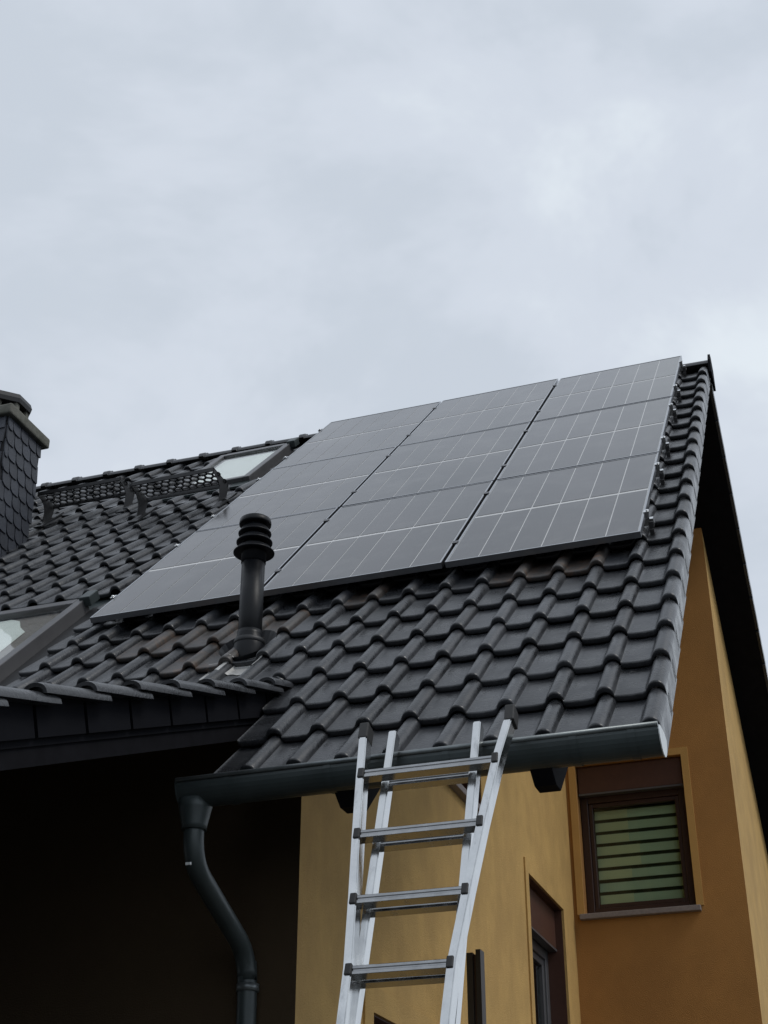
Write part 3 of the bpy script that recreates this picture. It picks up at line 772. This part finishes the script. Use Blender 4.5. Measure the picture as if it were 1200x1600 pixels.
# ------------------------------------------------------------------ ladder
LA = rad(70); LP = Vector((0, -1.700, 3.47)); LU = Vector((0, math.cos(LA), math.sin(LA))); LN = Vector((0, -math.sin(LA), math.cos(LA)))
def lp(x, s, h): return LP + Vector((x, 0, 0)) + LU*s + LN*h       # s along, h towards the climber
ladder = thing('ladder', (-0.64, LP.y - 3.47/math.tan(LA), 0), 'silver aluminium telescopic ladder leaning against the gutter', 'ladder')
def rail_path(pts, hx, hh, m, name, inner=None):
    """box-section rail through (x, s, h) points"""
    mb = MB(); i = 0; R = []
    for (x, s, h) in pts:
        R.append([lp(x-hx, s, h-hh), lp(x+hx, s, h-hh), lp(x+hx, s, h+hh), lp(x-hx, s, h+hh)])
    for j in range(len(R)-1):
        for k in range(4):
            k2 = (k+1) % 4; mb.quad(R[j][k], R[j][k2], R[j+1][k2], R[j+1][k])
    mb.poly(R[0][::-1]); mb.poly(R[-1])
    me = mb.mesh(name, M[m])
    bm = bmesh.new(); bm.from_mesh(me); bmesh.ops.remove_doubles(bm, verts=bm.verts, dist=1e-4)
    bmesh.ops.recalc_face_normals(bm, faces=bm.faces)
    es = [e_ for e_ in bm.edges if len(e_.link_faces) == 2 and e_.calc_face_angle(0) > .7]
    bmesh.ops.bevel(bm, geom=es, offset=.004, segments=2, affect='EDGES'); bm.to_mesh(me); bm.free()
    return link(name, me, ladder)
SB = -3.47/math.sin(LA) + .03
def lerp_tab(tab, s):
    if s >= tab[0][0]: return tab[0][1]
    for (a0, b0), (a1, b1) in zip(tab, tab[1:]):
        if s >= a1: return b0 + (b1-b0)*(s-a0)/(a1-a0)
    return tab[-1][1]
TL_ = [(.03, -.868), (-.16, -.857), (-.43, -.838), (-.69, -.817), (-.96, -.797), (-1.15, -.793)]
TR_ = [(.03, -.302), (-.16, -.341), (-.43, -.381), (-.69, -.414), (-.96, -.445), (-1.15, -.450)]
def xl(s): return lerp_tab(TL_, s)
def xr(s): return lerp_tab(TR_, s)
ss = [.005, -.16, -.43, -.69, -.96, -1.15, -1.7]
hA = lambda s: .050 + .010*max(0, 1+s/.8)
A_l = rail_path([(xl(s), s, hA(s)) for s in ss], .0155, .030, 'alu', 'outer_rail')
A_r = rail_path([(xr(s), s, hA(s)) for s in ss], .0155, .030, 'alu', 'outer_rail')
for s_, xs in ((1, xl), (1, xr)):
    x_ = xs(.05); mb = MB(); mb.box((x_-.0185, 0.0, .027), (x_+.0185, .072, .093), lambda p: lp(p.x, p.y, p.z)); mb.build('rubber_foot', M['rubber'], ladder, bevel=.005)
B_l = rail_path([(-.778, .075, 0.0), (-.786, -2.4, 0.0)], .0150, .026, 'alu', 'inner_rail')
B_r = rail_path([(-.445, .07, 0.0), (-.450, -2.4, 0.0)], .0150, .026, 'alu', 'inner_rail')
def rung(x0, x1, s, h, r, caps, name='rung'):
    mb = MB()
    pr_ = [(-.016, -r), (.014, -r), (.017, -r*.8), (.017, r*.8), (.013, r), (.004, r), (.002, r-.004), (-.004, r-.004), (-.006, r), (-.016, r*.9)]
    # flat tread on top (towards +s) and ribbed face
    mb.prism([lp(x0, s+a_, h+b_) for a_, b_ in pr_], (x1-x0, 0, 0))
    o = mb.build(name, M['rung'], ladder, bevel=.001)
    if caps:
        for xx in (x0, x1):
            mb = MB(); mb.box((xx-.012, s-.0205, h-r-.004), (xx+.012, s+.0215, h+r+.008), lambda p: lp(p.x, p.y, p.z)); mb.build('rung_cap', M['rubber'], o, bevel=.004)
for k in range(5):
    s_ = -.168 - .267*k
    rung(xl(s_)+.004, xr(s_)-.004, s_, hA(s_)+.008, .020, True)
for k in range(9):
    s_ = -.163 - .267*k
    if s_ < -2.35: break
    rung(-.770, -.460, s_, -.004, .018, False)
# lower outer section, flared towards the ground (below the picture)
ss2 = [-1.75, -2.4, -2.8, -3.2, SB+.02]
for sgn, x_ in ((-1, -.793), (1, -.450)):
    rail_path([(x_ + sgn*.10*max(0, (-s-2.4)/1.3), s, .045) for s in ss2], .0155, .030, 'alu', 'outer_rail')
    xe = x_ + sgn*.10
    mb = MB(); mb.box((xe-.02, SB-.045, .010), (xe+.02, SB+.04, .080), lambda p: lp(p.x, p.y, p.z)); mb.build('rubber_foot', M['rubber'], ladder, bevel=.005)
for k in range(7):
    s_ = -1.80 - .277*k
    if s_ < SB+.15: break
    e_ = .10*max(0, (-s_-2.4)/1.3); rung(-.793-e_, -.450+e_, s_, .052, .026, True)

# ------------------------------------------------------------------ dark post by the side wall
post = thing('awning_post', (-1.30, 1.24, 0), 'slim black metal post with brown groove beside the ochre wall', 'post')
mb = MB(); mb.box((-1.335, 1.20, 0), (-1.30, 1.28, 3.36)); mb.build('post_channel', M['post'], post)
mb = MB(); mb.box((-1.2995, 1.215, 0), (-1.283, 1.265, 3.35)); mb.build('groove_strip', M['postfill'], post)
mb = MB(); mb.box((-1.2825, 1.20, 0), (-1.255, 1.28, 3.375)); mb.build('post_channel', M['post'], post)
